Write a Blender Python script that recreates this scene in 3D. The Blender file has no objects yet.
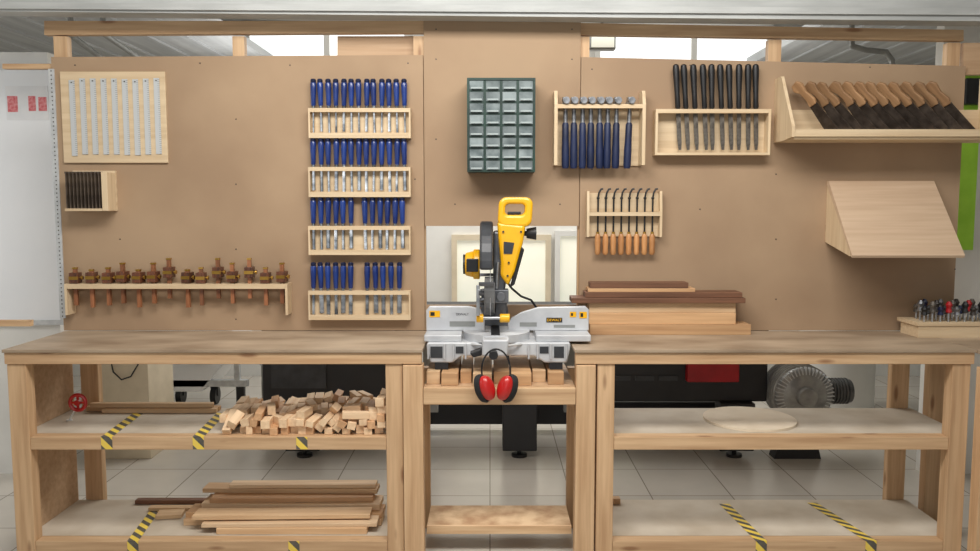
import bpy, bmesh, math, random
from mathutils import Vector, Matrix, Euler
random.seed(7)
scene = bpy.context.scene
COL = scene.collection
try:
    scene.view_settings.view_transform = 'Standard'
except Exception:
    pass

# ------------------------------------------------------------------ camera
F = 800.0; H = 1.62; CY = -4.0
PITCH = math.atan(70.5 / F)
cd = bpy.data.cameras.new("camera"); cam = bpy.data.objects.new("camera", cd)
COL.objects.link(cam); scene.camera = cam
cd.sensor_width = 36; cd.lens = F / 980 * 36
cam.location = (0, CY, H); cam.rotation_euler = (math.pi / 2 - PITCH, 0, 0)
cd.clip_end = 60
sp, cp = math.sin(PITCH), math.cos(PITCH)
def ray(px, py):
    a = (px - 490) / F; b = (275.5 - py) / F
    return a, b * sp + cp, b * cp - sp
def W(px, py, y=0.0):      # measured photo point on an upright plane at depth y
    a, dy, dz = ray(px, py); t = (y - CY) / dy
    return a * t, H + dz * t
def Zp(px, py, z):         # measured photo point on a level surface at height z
    a, dy, dz = ray(px, py); t = (z - H) / dz
    return a * t, CY + dy * t

# ------------------------------------------------------------------ materials
def S(r, g, b):
    f = lambda c: ((c / 255 + .055) / 1.055) ** 2.4 if c / 255 > .04045 else c / 255 / 12.92
    return (f(r), f(g), f(b), 1)
def newmat(name):
    m = bpy.data.materials.new(name); m.use_nodes = True
    nt = m.node_tree; return m, nt, nt.nodes["Principled BSDF"]
def mat(name, c1, c2=None, rough=.5, metal=0, scale=8, stretch=(1, 1, 1), rnd=0, bump=0, emis=0, detail=4, lo=.35, hi=.65, coat=0, knots=None):
    m, nt, bs = newmat(name); N = nt.nodes; L = nt.links
    bs.inputs['Roughness'].default_value = rough; bs.inputs['Metallic'].default_value = metal
    if c2 is None: c2 = tuple(c * .88 for c in c1[:3]) + (1,)
    tc = N.new('ShaderNodeTexCoord'); mp = N.new('ShaderNodeMapping'); mp.inputs['Scale'].default_value = stretch
    nz = N.new('ShaderNodeTexNoise'); nz.inputs['Scale'].default_value = scale; nz.inputs['Detail'].default_value = detail
    cr = N.new('ShaderNodeValToRGB'); cr.color_ramp.elements[0].color = c2; cr.color_ramp.elements[1].color = c1
    cr.color_ramp.elements[0].position = lo; cr.color_ramp.elements[1].position = hi
    L.new(tc.outputs['Object'], mp.inputs['Vector'])
    if rnd:
        oi = N.new('ShaderNodeObjectInfo'); ad = N.new('ShaderNodeVectorMath'); ad.operation = 'ADD'
        ml = N.new('ShaderNodeMath'); ml.operation = 'MULTIPLY'; ml.inputs[1].default_value = 31
        L.new(oi.outputs['Random'], ml.inputs[0]); L.new(mp.outputs[0], ad.inputs[0]); L.new(ml.outputs[0], ad.inputs[1])
        L.new(ad.outputs[0], nz.inputs['Vector'])
        hs = N.new('ShaderNodeHueSaturation'); mr = N.new('ShaderNodeMapRange')
        mr.inputs['To Min'].default_value = 1 - rnd; mr.inputs['To Max'].default_value = 1 + rnd
        L.new(oi.outputs['Random'], mr.inputs['Value']); L.new(mr.outputs[0], hs.inputs['Value'])
        L.new(cr.outputs[0], hs.inputs['Color']); out = hs.outputs[0]
    else:
        L.new(mp.outputs[0], nz.inputs['Vector']); out = cr.outputs[0]
    if knots:
        mk = N.new('ShaderNodeMapping'); mk.inputs['Scale'].default_value = knots; L.new(tc.outputs['Object'], mk.inputs['Vector'])
        av = N.new('ShaderNodeVectorMath'); av.operation = 'ADD'; L.new(mk.outputs[0], av.inputs[0])
        if rnd: L.new(ml.outputs[0], av.inputs[1])
        vo = N.new('ShaderNodeTexVoronoi'); vo.inputs['Scale'].default_value = 1; L.new(av.outputs[0], vo.inputs['Vector'])
        rp = N.new('ShaderNodeValToRGB'); rp.color_ramp.elements[0].position = .07; rp.color_ramp.elements[0].color = (1, 1, 1, 1)
        rp.color_ramp.elements[1].position = .16; rp.color_ramp.elements[1].color = (0, 0, 0, 1); L.new(vo.outputs['Distance'], rp.inputs[0])
        mk2 = N.new('ShaderNodeMixRGB'); mk2.inputs[2].default_value = S(128, 84, 52)
        sc_ = N.new('ShaderNodeMath'); sc_.operation = 'MULTIPLY'; sc_.inputs[1].default_value = .75; L.new(rp.outputs[0], sc_.inputs[0])
        L.new(sc_.outputs[0], mk2.inputs[0]); L.new(out, mk2.inputs[1]); out = mk2.outputs[0]
    L.new(nz.outputs['Fac'], cr.inputs[0]); L.new(out, bs.inputs['Base Color'])
    if bump:
        bp = N.new('ShaderNodeBump'); bp.inputs['Strength'].default_value = bump; bp.inputs['Distance'].default_value = .002
        L.new(nz.outputs['Fac'], bp.inputs['Height']); L.new(bp.outputs[0], bs.inputs['Normal'])
    if emis:
        L.new(out, bs.inputs['Emission Color']); bs.inputs['Emission Strength'].default_value = emis
    if coat: bs.inputs['Coat Weight'].default_value = coat
    return m
def wood(name, c1, c2, axis='x', rnd=.12, rough=.6, sc=1.0, knots=False):
    st = {'x': (1.5, 28, 28), 'y': (28, 1.5, 28), 'z': (28, 28, 1.5)}[axis]
    kn = {'x': (3, 12, 12), 'y': (12, 3, 12), 'z': (12, 12, 3)}[axis] if knots else None
    return mat(name, c1, c2, rough=rough, scale=1.6 * sc, stretch=st, rnd=rnd, bump=.15, detail=5, lo=.3, hi=.7, knots=kn)

PC1, PC2 = S(216, 182, 142), S(186, 148, 110)
pine_x = wood("pine_x", PC1, PC2, 'x', knots=True, rnd=.08); pine_y = wood("pine_y", PC1, PC2, 'y', rnd=.08); pine_z = wood("pine_z", PC1, PC2, 'z', knots=True, rnd=.08)
LC1, LC2 = S(222, 200, 166), S(204, 178, 142)
ply_x = wood("birch_ply_x", LC1, LC2, 'x', rnd=.05); ply_z = wood("birch_ply_z", LC1, LC2, 'z', rnd=.05)
plyd = wood("plywood_panel", S(202, 170, 136), S(182, 148, 114), 'x', rnd=.03)
plyc = wood("plywood_cover", S(208, 182, 154), S(194, 166, 138), 'x', rnd=.02)
mdf = mat("mdf_board", S(174, 147, 118), S(158, 131, 104), rough=.78, scale=1.8, detail=10, rnd=.02)
walnut = wood("walnut_x", S(128, 88, 64), S(92, 62, 44), 'x')
oakx = wood("oak_x", S(210, 170, 126), S(180, 138, 98), 'x', rnd=.12)
paleplank = wood("pale_plank_x", S(224, 192, 152), S(198, 160, 120), 'x', rnd=.1)
blockw = wood("offcut_wood", S(238, 210, 174), S(216, 182, 144), 'x', rnd=.12)
darkblock = wood("reddish_offcut_wood", S(214, 172, 130), S(190, 146, 106), 'x', rnd=.12)
benchtop = mat("worn_benchtop", S(186, 166, 142), S(132, 111, 90), rough=.5, scale=2.4, stretch=(1, 2.4, 2.4), detail=12, bump=.12, lo=.28, hi=.68)
chip = mat("dusty_shelf_board", S(208, 197, 180), S(186, 172, 152), rough=.7, scale=4, detail=10, bump=.03)
sawdusty = mat("sawdust_covered_board", S(218, 188, 150), S(172, 134, 98), rough=.85, scale=10, detail=10, bump=.2)
white_paint = mat("white_paint", S(230, 229, 224), S(220, 219, 214), rough=.8, scale=3)
grey_ceil = mat("ceiling_panel", S(208, 211, 212), S(186, 189, 191), rough=.7, scale=2, stretch=(6, .4, 1))
concrete = mat("painted_concrete", S(188, 190, 188), S(168, 170, 168), rough=.8, scale=5, stretch=(.5, 2, 4), detail=7)
steel = mat("steel", S(196, 198, 200), S(160, 162, 165), rough=.35, metal=.85, scale=20)
bladesteel = mat("polished_blade_steel", S(214, 218, 222), S(120, 124, 130), rough=.22, metal=.95, scale=9, rnd=.25, stretch=(1, 1, 3))
head_steel = mat("forged_steel", S(176, 178, 182), S(120, 122, 126), rough=.3, metal=.8, scale=30)
steel_light = mat("satin_steel", S(214, 216, 216), S(196, 198, 200), rough=.45, metal=.35, scale=30)
dark_steel = mat("dark_steel", S(92, 88, 84), S(60, 56, 54), rough=.4, metal=.7, scale=25)
scrap_steel = mat("brown_grey_steel", S(112, 98, 86), S(78, 68, 60), rough=.5, metal=.4, scale=25)
file_steel = mat("file_steel", S(120, 114, 106), S(80, 74, 68), rough=.45, metal=.6, scale=60)
sawsteel = mat("saw_blade_steel", S(88, 78, 70), S(58, 50, 44), rough=.4, metal=.4, scale=25, rnd=.2)
alu = mat("cast_aluminium", S(210, 212, 214), S(190, 192, 196), rough=.42, metal=.3, scale=9, bump=.02)
gearalu = mat("dark_cast_alloy", S(118, 120, 124), S(88, 90, 94), rough=.4, metal=.5, scale=14)
black = mat("black_plastic", S(30, 30, 32), S(22, 22, 24), rough=.45)
blackm = mat("black_enamel", S(38, 39, 42), S(28, 29, 31), rough=.5, scale=4)
guardm = mat("guard_grey_black", S(62, 64, 68), S(44, 46, 50), rough=.4, scale=12)
rubber = mat("rubber", S(40, 40, 42), S(26, 26, 28), rough=.85)
blue = mat("blue_handle", S(28, 58, 130), S(20, 42, 104), rough=.3, rnd=.15, coat=.3)
navy = mat("navy_cap", S(18, 30, 66), S(14, 22, 50), rough=.35)
hblue = mat("blue_grip", S(26, 40, 78), S(17, 28, 58), rough=.5, rnd=.1)
yellow = mat("yellow_plastic", S(246, 186, 16), S(236, 174, 10), rough=.35, coat=.2)
red = mat("red_plastic", S(200, 32, 30), S(176, 24, 22), rough=.35, coat=.3)
redm = mat("red_enamel", S(176, 26, 34), S(150, 20, 26), rough=.4)
green = mat("dark_green_plastic", S(32, 62, 52), S(22, 44, 37), rough=.4)
lime = mat("lime_vinyl", S(176, 232, 70), S(156, 218, 54), rough=.5)
clear = mat("smoky_clear_plastic", S(134, 144, 144), S(66, 78, 78), rough=.1, scale=9, rnd=.25, coat=.7)
lipm = mat("lip_glint_plastic", S(172, 182, 182), S(146, 156, 156), rough=.2)  # pale lip colour stands in for light glinting along the drawer bottoms
brass = mat("brass", S(205, 165, 80), S(175, 132, 60), rough=.3, metal=.9)
rosewood = wood("rosewood_z", S(118, 72, 50), S(74, 46, 34), 'z', rnd=.3, rough=.35)
gaugew = wood("gauge_wood_z", S(160, 104, 68), S(112, 70, 46), 'z', rnd=.3, rough=.4)
sawhand = wood("saw_handle_wood", S(166, 128, 90), S(122, 90, 60), 'z', rnd=.2, rough=.55)
orangew = wood("tan_handle_wood", S(202, 148, 96), S(172, 116, 70), 'z', rnd=.15, rough=.35)
cream = mat("cream_paint", S(222, 208, 182), S(210, 196, 170), rough=.6)
glow = mat("daylit_glass", S(250, 251, 250), S(240, 244, 244), rough=.2, emis=1.0, scale=1)
glow2 = mat("daylit_frosted_glass", S(240, 236, 218), S(216, 218, 204), rough=.2, emis=.45, scale=1.5)
whitegloss = mat("whiteboard_enamel", S(246, 248, 250), S(240, 243, 246), rough=.2, scale=2)
greym = mat("grey_enamel", S(160, 162, 160), S(134, 136, 134), rough=.5, metal=.3)
silverg = mat("silver_cast_metal", S(172, 172, 168), S(130, 130, 128), rough=.4, metal=.45, scale=12)
dgrey = mat("dark_cast_metal", S(118, 118, 116), S(84, 84, 84), rough=.45, metal=.5, scale=12)

def tile_mat():
    m, nt, bs = newmat("floor_tiles"); N = nt.nodes; L = nt.links
    tc = N.new('ShaderNodeTexCoord'); br = N.new('ShaderNodeTexBrick'); br.offset = 0; br.squash = 1
    br.inputs['Scale'].default_value = 1; br.inputs['Brick Width'].default_value = .45; br.inputs['Row Height'].default_value = .45
    br.inputs['Mortar Size'].default_value = .004; br.inputs['Mortar Smooth'].default_value = .3
    br.inputs['Color1'].default_value = S(214, 207, 196); br.inputs['Color2'].default_value = S(204, 197, 186); br.inputs['Mortar'].default_value = S(150, 141, 128)
    nz = N.new('ShaderNodeTexNoise'); nz.inputs['Scale'].default_value = 3; nz.inputs['Detail'].default_value = 6
    mx = N.new('ShaderNodeMixRGB'); mx.blend_type = 'MULTIPLY'; mx.inputs[0].default_value = .25
    L.new(tc.outputs['Object'], br.inputs['Vector']); L.new(tc.outputs['Object'], nz.inputs['Vector'])
    L.new(br.outputs['Color'], mx.inputs[1]); L.new(nz.outputs['Fac'], mx.inputs[2])
    L.new(mx.outputs[0], bs.inputs['Base Color']); bs.inputs['Roughness'].default_value = .22
    return m
tiles = tile_mat()

def stripe_mat(name, ca, cb, k=22, sl=1.0):
    m, nt, bs = newmat(name); N = nt.nodes; L = nt.links
    uv = N.new('ShaderNodeUVMap'); uv.uv_map = "UVMap"
    sx = N.new('ShaderNodeSeparateXYZ'); L.new(uv.outputs[0], sx.inputs[0])
    mv = N.new('ShaderNodeMath'); mv.operation = 'MULTIPLY'; mv.inputs[1].default_value = sl; L.new(sx.outputs[1], mv.inputs[0])
    ad = N.new('ShaderNodeMath'); ad.operation = 'ADD'; L.new(sx.outputs[0], ad.inputs[0]); L.new(mv.outputs[0], ad.inputs[1])
    ml = N.new('ShaderNodeMath'); ml.operation = 'MULTIPLY'; ml.inputs[1].default_value = k; L.new(ad.outputs[0], ml.inputs[0])
    fr = N.new('ShaderNodeMath'); fr.operation = 'FRACT'; L.new(ml.outputs[0], fr.inputs[0])
    gt = N.new('ShaderNodeMath'); gt.operation = 'GREATER_THAN'; gt.inputs[1].default_value = .5; L.new(fr.outputs[0], gt.inputs[0])
    tc = N.new('ShaderNodeTexCoord'); nz = N.new('ShaderNodeTexNoise'); nz.inputs['Scale'].default_value = 30; L.new(tc.outputs['Object'], nz.inputs['Vector'])
    mx = N.new('ShaderNodeMixRGB'); mx.inputs[1].default_value = ca; mx.inputs[2].default_value = cb
    m2 = N.new('ShaderNodeMixRGB'); m2.inputs[2].default_value = S(190, 180, 165)
    m3 = N.new('ShaderNodeMath'); m3.operation = 'MULTIPLY'; m3.inputs[1].default_value = .35; L.new(nz.outputs['Fac'], m3.inputs[0]); L.new(m3.outputs[0], m2.inputs[0])
    L.new(gt.outputs[0], mx.inputs[0]); L.new(mx.outputs[0], m2.inputs[1]); L.new(m2.outputs[0], bs.inputs['Base Color']); bs.inputs['Roughness'].default_value = .5
    return m
hazard = stripe_mat("hazard_stripes", S(30, 30, 30), S(248, 214, 50), 14)

def tick_mat():
    m, nt, bs = newmat("ruler_graduations"); N = nt.nodes; L = nt.links
    tc = N.new('ShaderNodeTexCoord'); sx = N.new('ShaderNodeSeparateXYZ'); L.new(tc.outputs['Object'], sx.inputs[0])
    ml = N.new('ShaderNodeMath'); ml.operation = 'MULTIPLY'; ml.inputs[1].default_value = 100; L.new(sx.outputs[2], ml.inputs[0])
    fr = N.new('ShaderNodeMath'); fr.operation = 'FRACT'; L.new(ml.outputs[0], fr.inputs[0])
    lt = N.new('ShaderNodeMath'); lt.operation = 'LESS_THAN'; lt.inputs[1].default_value = .15; L.new(fr.outputs[0], lt.inputs[0])
    gx = N.new('ShaderNodeMath'); gx.operation = 'GREATER_THAN'; gx.inputs[1].default_value = .005; L.new(sx.outputs[0], gx.inputs[0])
    mu = N.new('ShaderNodeMath'); mu.operation = 'MULTIPLY'; L.new(lt.outputs[0], mu.inputs[0]); L.new(gx.outputs[0], mu.inputs[1])
    mx = N.new('ShaderNodeMixRGB'); mx.inputs[1].default_value = S(210, 213, 214); mx.inputs[2].default_value = S(110, 110, 110)
    L.new(mu.outputs[0], mx.inputs[0]); L.new(mx.outputs[0], bs.inputs['Base Color']); bs.inputs['Roughness'].default_value = .4; bs.inputs['Metallic'].default_value = .3
    return m
rulerm = tick_mat()

# ------------------------------------------------------------------ builders
def axis_m(p0, p1):
    p0, p1 = Vector(p0), Vector(p1); d = p1 - p0
    q = Vector((0, 0, 1)).rotation_difference(d.normalized())
    return Matrix.Translation((p0 + p1) / 2) @ q.to_matrix().to_4x4(), d.length
class B:
    def __init__(s): s.bm = bmesh.new()
    def box(s, x0, x1, y0, y1, z0, z1, M=None):
        m = Matrix.Translation(((x0 + x1) / 2, (y0 + y1) / 2, (z0 + z1) / 2)) @ Matrix.Diagonal((abs(x1 - x0), abs(y1 - y0), abs(z1 - z0), 1))
        if M: m = M @ m
        bmesh.ops.create_cube(s.bm, size=1, matrix=m); return s
    def cyl(s, p0, p1, r0, r1=None, n=16):
        m, l = axis_m(p0, p1)
        bmesh.ops.create_cone(s.bm, cap_ends=True, segments=n, radius1=r0, radius2=r0 if r1 is None else r1, depth=l, matrix=m); return s
    def sph(s, c, r, sc=(1, 1, 1), n=16, R=None):
        m = Matrix.Translation(c)
        if R: m = m @ R
        bmesh.ops.create_uvsphere(s.bm, u_segments=n, v_segments=max(6, n // 2), radius=r, matrix=m @ Matrix.Diagonal((*sc, 1))); return s
    def prism(s, pts, axis, a, b):
        def P(u, v, w): return {'x': (w, u, v), 'y': (u, w, v), 'z': (u, v, w)}[axis]
        va = [s.bm.verts.new(P(u, v, a)) for u, v in pts]; vb = [s.bm.verts.new(P(u, v, b)) for u, v in pts]
        n = len(pts); s.bm.faces.new(va); s.bm.faces.new(vb[::-1])
        for i in range(n): s.bm.faces.new((va[i], vb[i], vb[(i + 1) % n], va[(i + 1) % n]))
        return s
    def tube(s, pts, r, n=8):
        for i in range(len(pts) - 1): s.cyl(pts[i], pts[i + 1], r, n=n)
        for p in pts[1:-1]: s.sph(p, r, n=n)
        return s
    def lathe(s, prof, M=None, n=16):
        M = M or Matrix()
        rings = []
        for r, z in prof:
            rings.append([s.bm.verts.new(M @ Vector((r * math.cos(2 * math.pi * i / n), r * math.sin(2 * math.pi * i / n), z))) for i in range(n)])
        for a, b in zip(rings, rings[1:]):
            for i in range(n): s.bm.faces.new((a[i], a[(i + 1) % n], b[(i + 1) % n], b[i]))
        s.bm.faces.new(rings[0][::-1]); s.bm.faces.new(rings[-1]); return s
    def ring(s, R, r, M, n=28, k=8, arc=2 * math.pi):
        full = arc >= 2 * math.pi - 1e-4; cnt = n if full else n + 1; rings = []
        for i in range(cnt):
            a = arc * i / n
            rings.append([s.bm.verts.new(M @ Vector(((R + r * math.cos(2 * math.pi * j / k)) * math.cos(a), (R + r * math.cos(2 * math.pi * j / k)) * math.sin(a), r * math.sin(2 * math.pi * j / k)))) for j in range(k)])
        for i in range(n):
            a, b = rings[i], rings[(i + 1) % cnt]
            for j in range(k): s.bm.faces.new((a[j], b[j], b[(j + 1) % k], a[(j + 1) % k]))
        if not full: s.bm.faces.new(rings[0]); s.bm.faces.new(rings[-1][::-1])
        return s
    def done(s, name, m, parent=None, label=None, category=None, group=None, bevel=0, smooth=False, world=True, kind=None):
        bm = s.bm; bmesh.ops.recalc_face_normals(bm, faces=bm.faces)
        xs = [v.co for v in bm.verts]
        c = Vector(((min(v.x for v in xs) + max(v.x for v in xs)) / 2, (min(v.y for v in xs) + max(v.y for v in xs)) / 2, min(v.z for v in xs)))
        bmesh.ops.translate(bm, verts=bm.verts, vec=-c)
        me = bpy.data.meshes.new(name); bm.to_mesh(me); bm.free(); me.materials.append(m)
        if smooth:
            for p in me.polygons: p.use_smooth = True
            try: me.set_sharp_from_angle(angle=math.radians(40))
            except Exception: pass
        o = bpy.data.objects.new(name, me); COL.objects.link(o)
        o.location = c
        if parent:
            o.parent = parent
            if world: o.location = c - Vector(parent.location)
        if bevel:
            bv = o.modifiers.new("bevel", 'BEVEL'); bv.width = bevel; bv.segments = 2; bv.limit_method = 'ANGLE'
        tag(o, label, category, group, kind); return o
def tag(o, label=None, category=None, group=None, kind=None):
    if label: o["label"] = label
    if category: o["category"] = category
    if group: o["group"] = group
    if kind: o["kind"] = kind
def root(name, loc, label, category, group=None):
    o = bpy.data.objects.new(name, None); o.empty_display_size = .05; COL.objects.link(o); o.location = loc
    tag(o, label, category, group); return o
def clone(r, loc, rot=None, label=None):
    n = r.copy(); COL.objects.link(n); n.location = loc
    if rot is not None: n.rotation_euler = rot
    if label: n["label"] = label
    for c in r.children:
        k = c.copy(); COL.objects.link(k); k.parent = n
        for g in c.children:
            q = g.copy(); COL.objects.link(q); q.parent = k
    return n
def text_part(body, size, M, m, parent):
    cu = bpy.data.curves.new("lettering", 'FONT'); cu.body = body; cu.size = size; cu.extrude = .0004
    cu.align_x = 'CENTER'; cu.align_y = 'CENTER'
    t = bpy.data.objects.new("lettering_tmp", cu); COL.objects.link(t)
    bpy.context.view_layer.update()
    me = bpy.data.meshes.new_from_object(t.evaluated_get(bpy.context.evaluated_depsgraph_get()))
    bpy.data.objects.remove(t)
    me.transform(M); me.materials.append(m)
    o = bpy.data.objects.new("lettering", me); COL.objects.link(o); o.parent = parent; o.location = -Vector(parent.location)
    return o

# ------------------------------------------------------------------ room
ST = "structure"
B().box(-5, 5, -6, 4, -.1, 0).done("floor", tiles, kind=ST, label="beige square floor tiles with thin grout")
B().box(-5, 5, -6, 4, 3.3, 3.4).done("ceiling", white_paint, kind=ST, label="white ceiling")
B().box(-5, 5, 3.5, 3.6, 0, 3.3).done("wall_back", white_paint, kind=ST, label="white wall of the rear room")
B().box(-5.1, -5, -6, 4, 0, 3.3).done("wall_left", white_paint, kind=ST, label="white side wall")
B().box(5, 5.1, -6, 4, 0, 3.3).done("wall_right", white_paint, kind=ST, label="white side wall")
B().box(-5, -2.56, .72, .8, 0, 2.5).done("wall_partition", white_paint, kind=ST, label="white partition carrying the whiteboard")
B().box(2.62, 5, .72, .8, 0, 2.885).done("wall_partition_end", white_paint, kind=ST, label="white partition beside the tool wall")
for nm, a, b in (("trim_1", -5, -1.95), ("trim_2", 2.35, 5)):
    q = B().box(a, b, .1, 3.5, 2.9, 2.96)
    n = int((b - a) / .3)
    for i in range(n): q.box(a + i * .3, a + i * .3 + .02, .1, 3.5, 2.885, 2.9)
    q.done(nm, grey_ceil, kind=ST, label="ribbed grey dropped ceiling")
pts = [W(-60, 16, -.03), W(1040, 27, -.03)]
B().prism([(pts[0][0], pts[0][1]), (pts[1][0], pts[1][1]), (pts[1][0], 3.3), (pts[0][0], 3.3)], 'y', -.14, -.03).done("trim_3", concrete, kind=ST, label="painted concrete beam over the tool wall")
q1, q2 = W(-60, 9, -.14), W(1040, 16, -.14)
B().prism([(q1[0], q1[1]), (q2[0], q2[1]), (q2[0], q2[1] + .03), (q1[0], q1[1] + .03)], 'y', -.155, -.141).done("trim_4", concrete, kind=ST, label="thin grey moulding on the beam")

def quad(name, c4, y0, y1, m, label, **k):
    return B().prism([W(px, py, 0) for px, py in c4], 'y', y0, y1).done(name, m, kind=ST, label=label, **k)
ZB = .989
def sheet(name, tl, tr, x0, x1, label, zb=ZB):
    a, b = W(*tl), W(*tr)
    B().prism([(x0, zb), (x1, zb), (x1, b[1]), (x0, a[1])], 'y', 0, .018).done(name, mdf, kind=ST, label=label)
XL = W(53, 100)[0]; XM1 = W(424, 150)[0]; XM2 = W(580, 150)[0]; XR = W(963, 120)[0]
sheet("wall_sheet_left", (53, 57), (424, 55), XL, XM1 - .002, "brown fibreboard tool wall sheet")
sheet("wall_sheet_centre", (425, 19), (580, 21), XM1 + .002, XM2 - .002, "narrow brown fibreboard sheet above the opening", zb=W(500, 226)[1])
sheet("wall_sheet_right", (581, 57), (963, 66), XM2 + .002, XR, "brown fibreboard tool wall sheet")
B().box(XM1 + .001, XM2 - .001, 0, .018, ZB, W(500, 305)[1]).done("wall_sheet_sill", mdf, kind=ST, label="low fibreboard strip under the opening")
quad("trim_5", [(42, 20), (424, 20), (424, 32), (42, 34)], .019, .06, pine_x, "pine top rail")
quad("trim_6", [(580, 22), (966, 29), (966, 40), (580, 34)], .019, .06, pine_x, "pine top rail")
k = 7
for a, b in ((51, 65), (231, 243), (413, 424), (580, 590), (770, 783), (950, 963)):
    x0, z1 = W(a, 34.5 if a < 500 else (35 + (a - 580) * .0165)); x1, _ = W(b, 40)
    B().box(x0, x1, .019, .06, ZB, z1 - .004).done("trim_%d" % k, pine_z, kind=ST, label="pine stud"); k += 1
quad("trim_%d" % k, [(335, 33.5), (413, 33.5), (413, 54), (335, 54)], .061, .075, plyd, "plywood filler panel"); k += 1
quad("trim_%d" % k, [(0, 63), (50, 63), (50, 68), (0, 68)], .019, .05, pine_x, "pine batten"); k += 1
quad("trim_%d" % k, [(-40, 321), (28, 321), (28, 327), (-40, 327)], .019, .05, pine_x, "pine batten"); k += 1
quad("trim_%d" % k, [(966, 42), (1010, 42), (1010, 74), (966, 74)], .019, .05, plyd, "pale plywood panel beside the tool wall"); k += 1
sc = None
for px, py in ((75, 66), (200, 64), (290, 66), (236, 120), (236, 185), (236, 250), (408, 64), (415, 180), (436, 60), (436, 140), (572, 60), (572, 140), (436, 30), (572, 30), (592, 70), (592, 170), (776, 175), (776, 240), (776, 300), (690, 66), (870, 68), (955, 120), (955, 270), (236, 320), (120, 240), (700, 210), (455, 205), (560, 205)):
    x, z = W(px, py)
    if sc is None: sc = B().cyl((0, .001, .004), (0, -.0018, .004), .004, .003, n=10).done("screw", dark_steel, label="small dark screw head in the fibreboard", category="screw", group="screws in the tool wall"); sc.location = (x, -.0004, z)
    else: c = sc.copy(); COL.objects.link(c); c.location = (x, -.0004, z)
def window(i, px0, py0, px1, py1, g, fr, label, mull=()):
    x0, z1 = W(px0, py0, 3.48); x1, z0 = W(px1, py1, 3.48)
    B().box(x0, x1, 3.47, 3.495, z0, z1).done("window_%d" % i, g, kind=ST, label=label)
    q = B(); t = .05
    q.box(x0 - t, x1 + t, 3.44, 3.499, z1, z1 + t).box(x0 - t, x1 + t, 3.44, 3.499, z0 - t, z0)
    q.box(x0 - t, x0, 3.44, 3.499, z0, z1).box(x1, x1 + t, 3.44, 3.499, z0, z1)
    for mpx in mull:
        xm = W(mpx, 200, 3.48)[0]; q.box(xm - t / 2, xm + t / 2, 3.44, 3.469, z0, z1)
    q.done("window_%d" % (i + 10), fr, kind=ST, label="window frame")
window(1, 250, 30, 405, 75, glow, white_paint, "bright high window of the rear room", (330,))
window(2, 600, 30, 765, 80, glow, white_paint, "bright high window of the rear room", (690,))
window(3, 457, 240, 545, 320, glow2, cream, "daylit glazed door panel", ())
window(4, 560, 236, 640, 320, glow2, white_paint, "daylit glazed panel", ())
def pbox(q, px0, py0, px1, py1, y0, y1):
    x0, z1 = W(px0, py0, y0); x1, z0 = W(px1, py1, y0); q.box(x0, x1, y0, y1, z0, z1); return q
wb = root("whiteboard", (-3.0, .71, .95), "white enamel whiteboard with thin frame on the white partition", "whiteboard")
x1, z1 = W(49, 70, .69); _, z0 = W(49, 320, .69)
B().box(-3.6, x1, .695, .7198, z0, z1).done("board_surface", whitegloss, wb)
B().box(-3.62, x1 + .015, .685, .718, z0 - .03, z0).box(-3.62, x1 + .015, .685, .718, z1, z1 + .015).box(x1, x1 + .015, .685, .718, z0, z1).done("frame", steel_light, wb)
nt = pbox(B(), 5, 86, 49, 120, .6925, .6948).done("notice", mat("notice_paper", S(240, 240, 240), S(228, 230, 232), rough=.7), label="white paper notice with faded red print on the whiteboard", category="notice")
frp = mat("faded_red_print", S(232, 160, 160), S(210, 90, 98), rough=.7, scale=60)
for a, b, c, d in ((7, 96, 18, 112), (28, 96, 36, 111), (38, 97, 47, 111)):
    pbox(B(), a, b, c, d, .6915, .6924).done("print_patch", frp, nt, world=True)
pbox(B(), 961, 68, 973, 250, .70, .7199).done("banner", lime, label="lime green vertical strip on the white wall", category="banner")
pbox(B(), 967, 78, 990, 104, .64, .6999).done("speaker_box", black, label="small black box fixed over the lime strip", category="box", bevel=.004)
def hang_tube(name, pp, r, m, label):
    pts = []
    for px, py, yy in pp:
        x, z = W(px, py, yy); pts.append((x, yy, min(z, 2.87)))
    pts[0] = (pts[0][0], pts[0][1], 2.889)
    return B().tube(pts, r).done(name, m, label=label, category="pipe", smooth=True)
hang_tube("pipe", [(851, 20, 1.3), (852, 46, 1.3), (866, 50, 1.3), (886, 52, 1.3), (892, 60, 1.3), (892, 85, 1.3)], .018, greym, "grey conduit pipe with elbow below the ceiling")
hang_tube("pipe", [(70, 20, 1.2), (72, 36, 1.2), (112, 66, 1.9)], .018, greym, "grey conduit pipe running under the ribbed ceiling")
hang_tube("pipe", [(102, 20, 1.2), (104, 34, 1.2), (150, 66, 2.0)], .018, greym, "grey conduit pipe running under the ribbed ceiling")
x, z = W(601, 44, 1.5)
lf = root("ceiling_lamp", (x, 1.5, z), "small white flood lamp hung in the rear room", "lamp")
B().box(x - .09, x + .09, 1.42, 1.5, z - .05, z + .05).done("lamp_housing", greym, lf, bevel=.01)
B().box(x - .075, x + .075, 1.41, 1.419, z - .038, z + .038).done("lamp_lens", glow2, lf)
B().cyl((x, 1.46, z + .05), (x, 1.46, 3.3), .01).done("stem", greym, lf)

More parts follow.
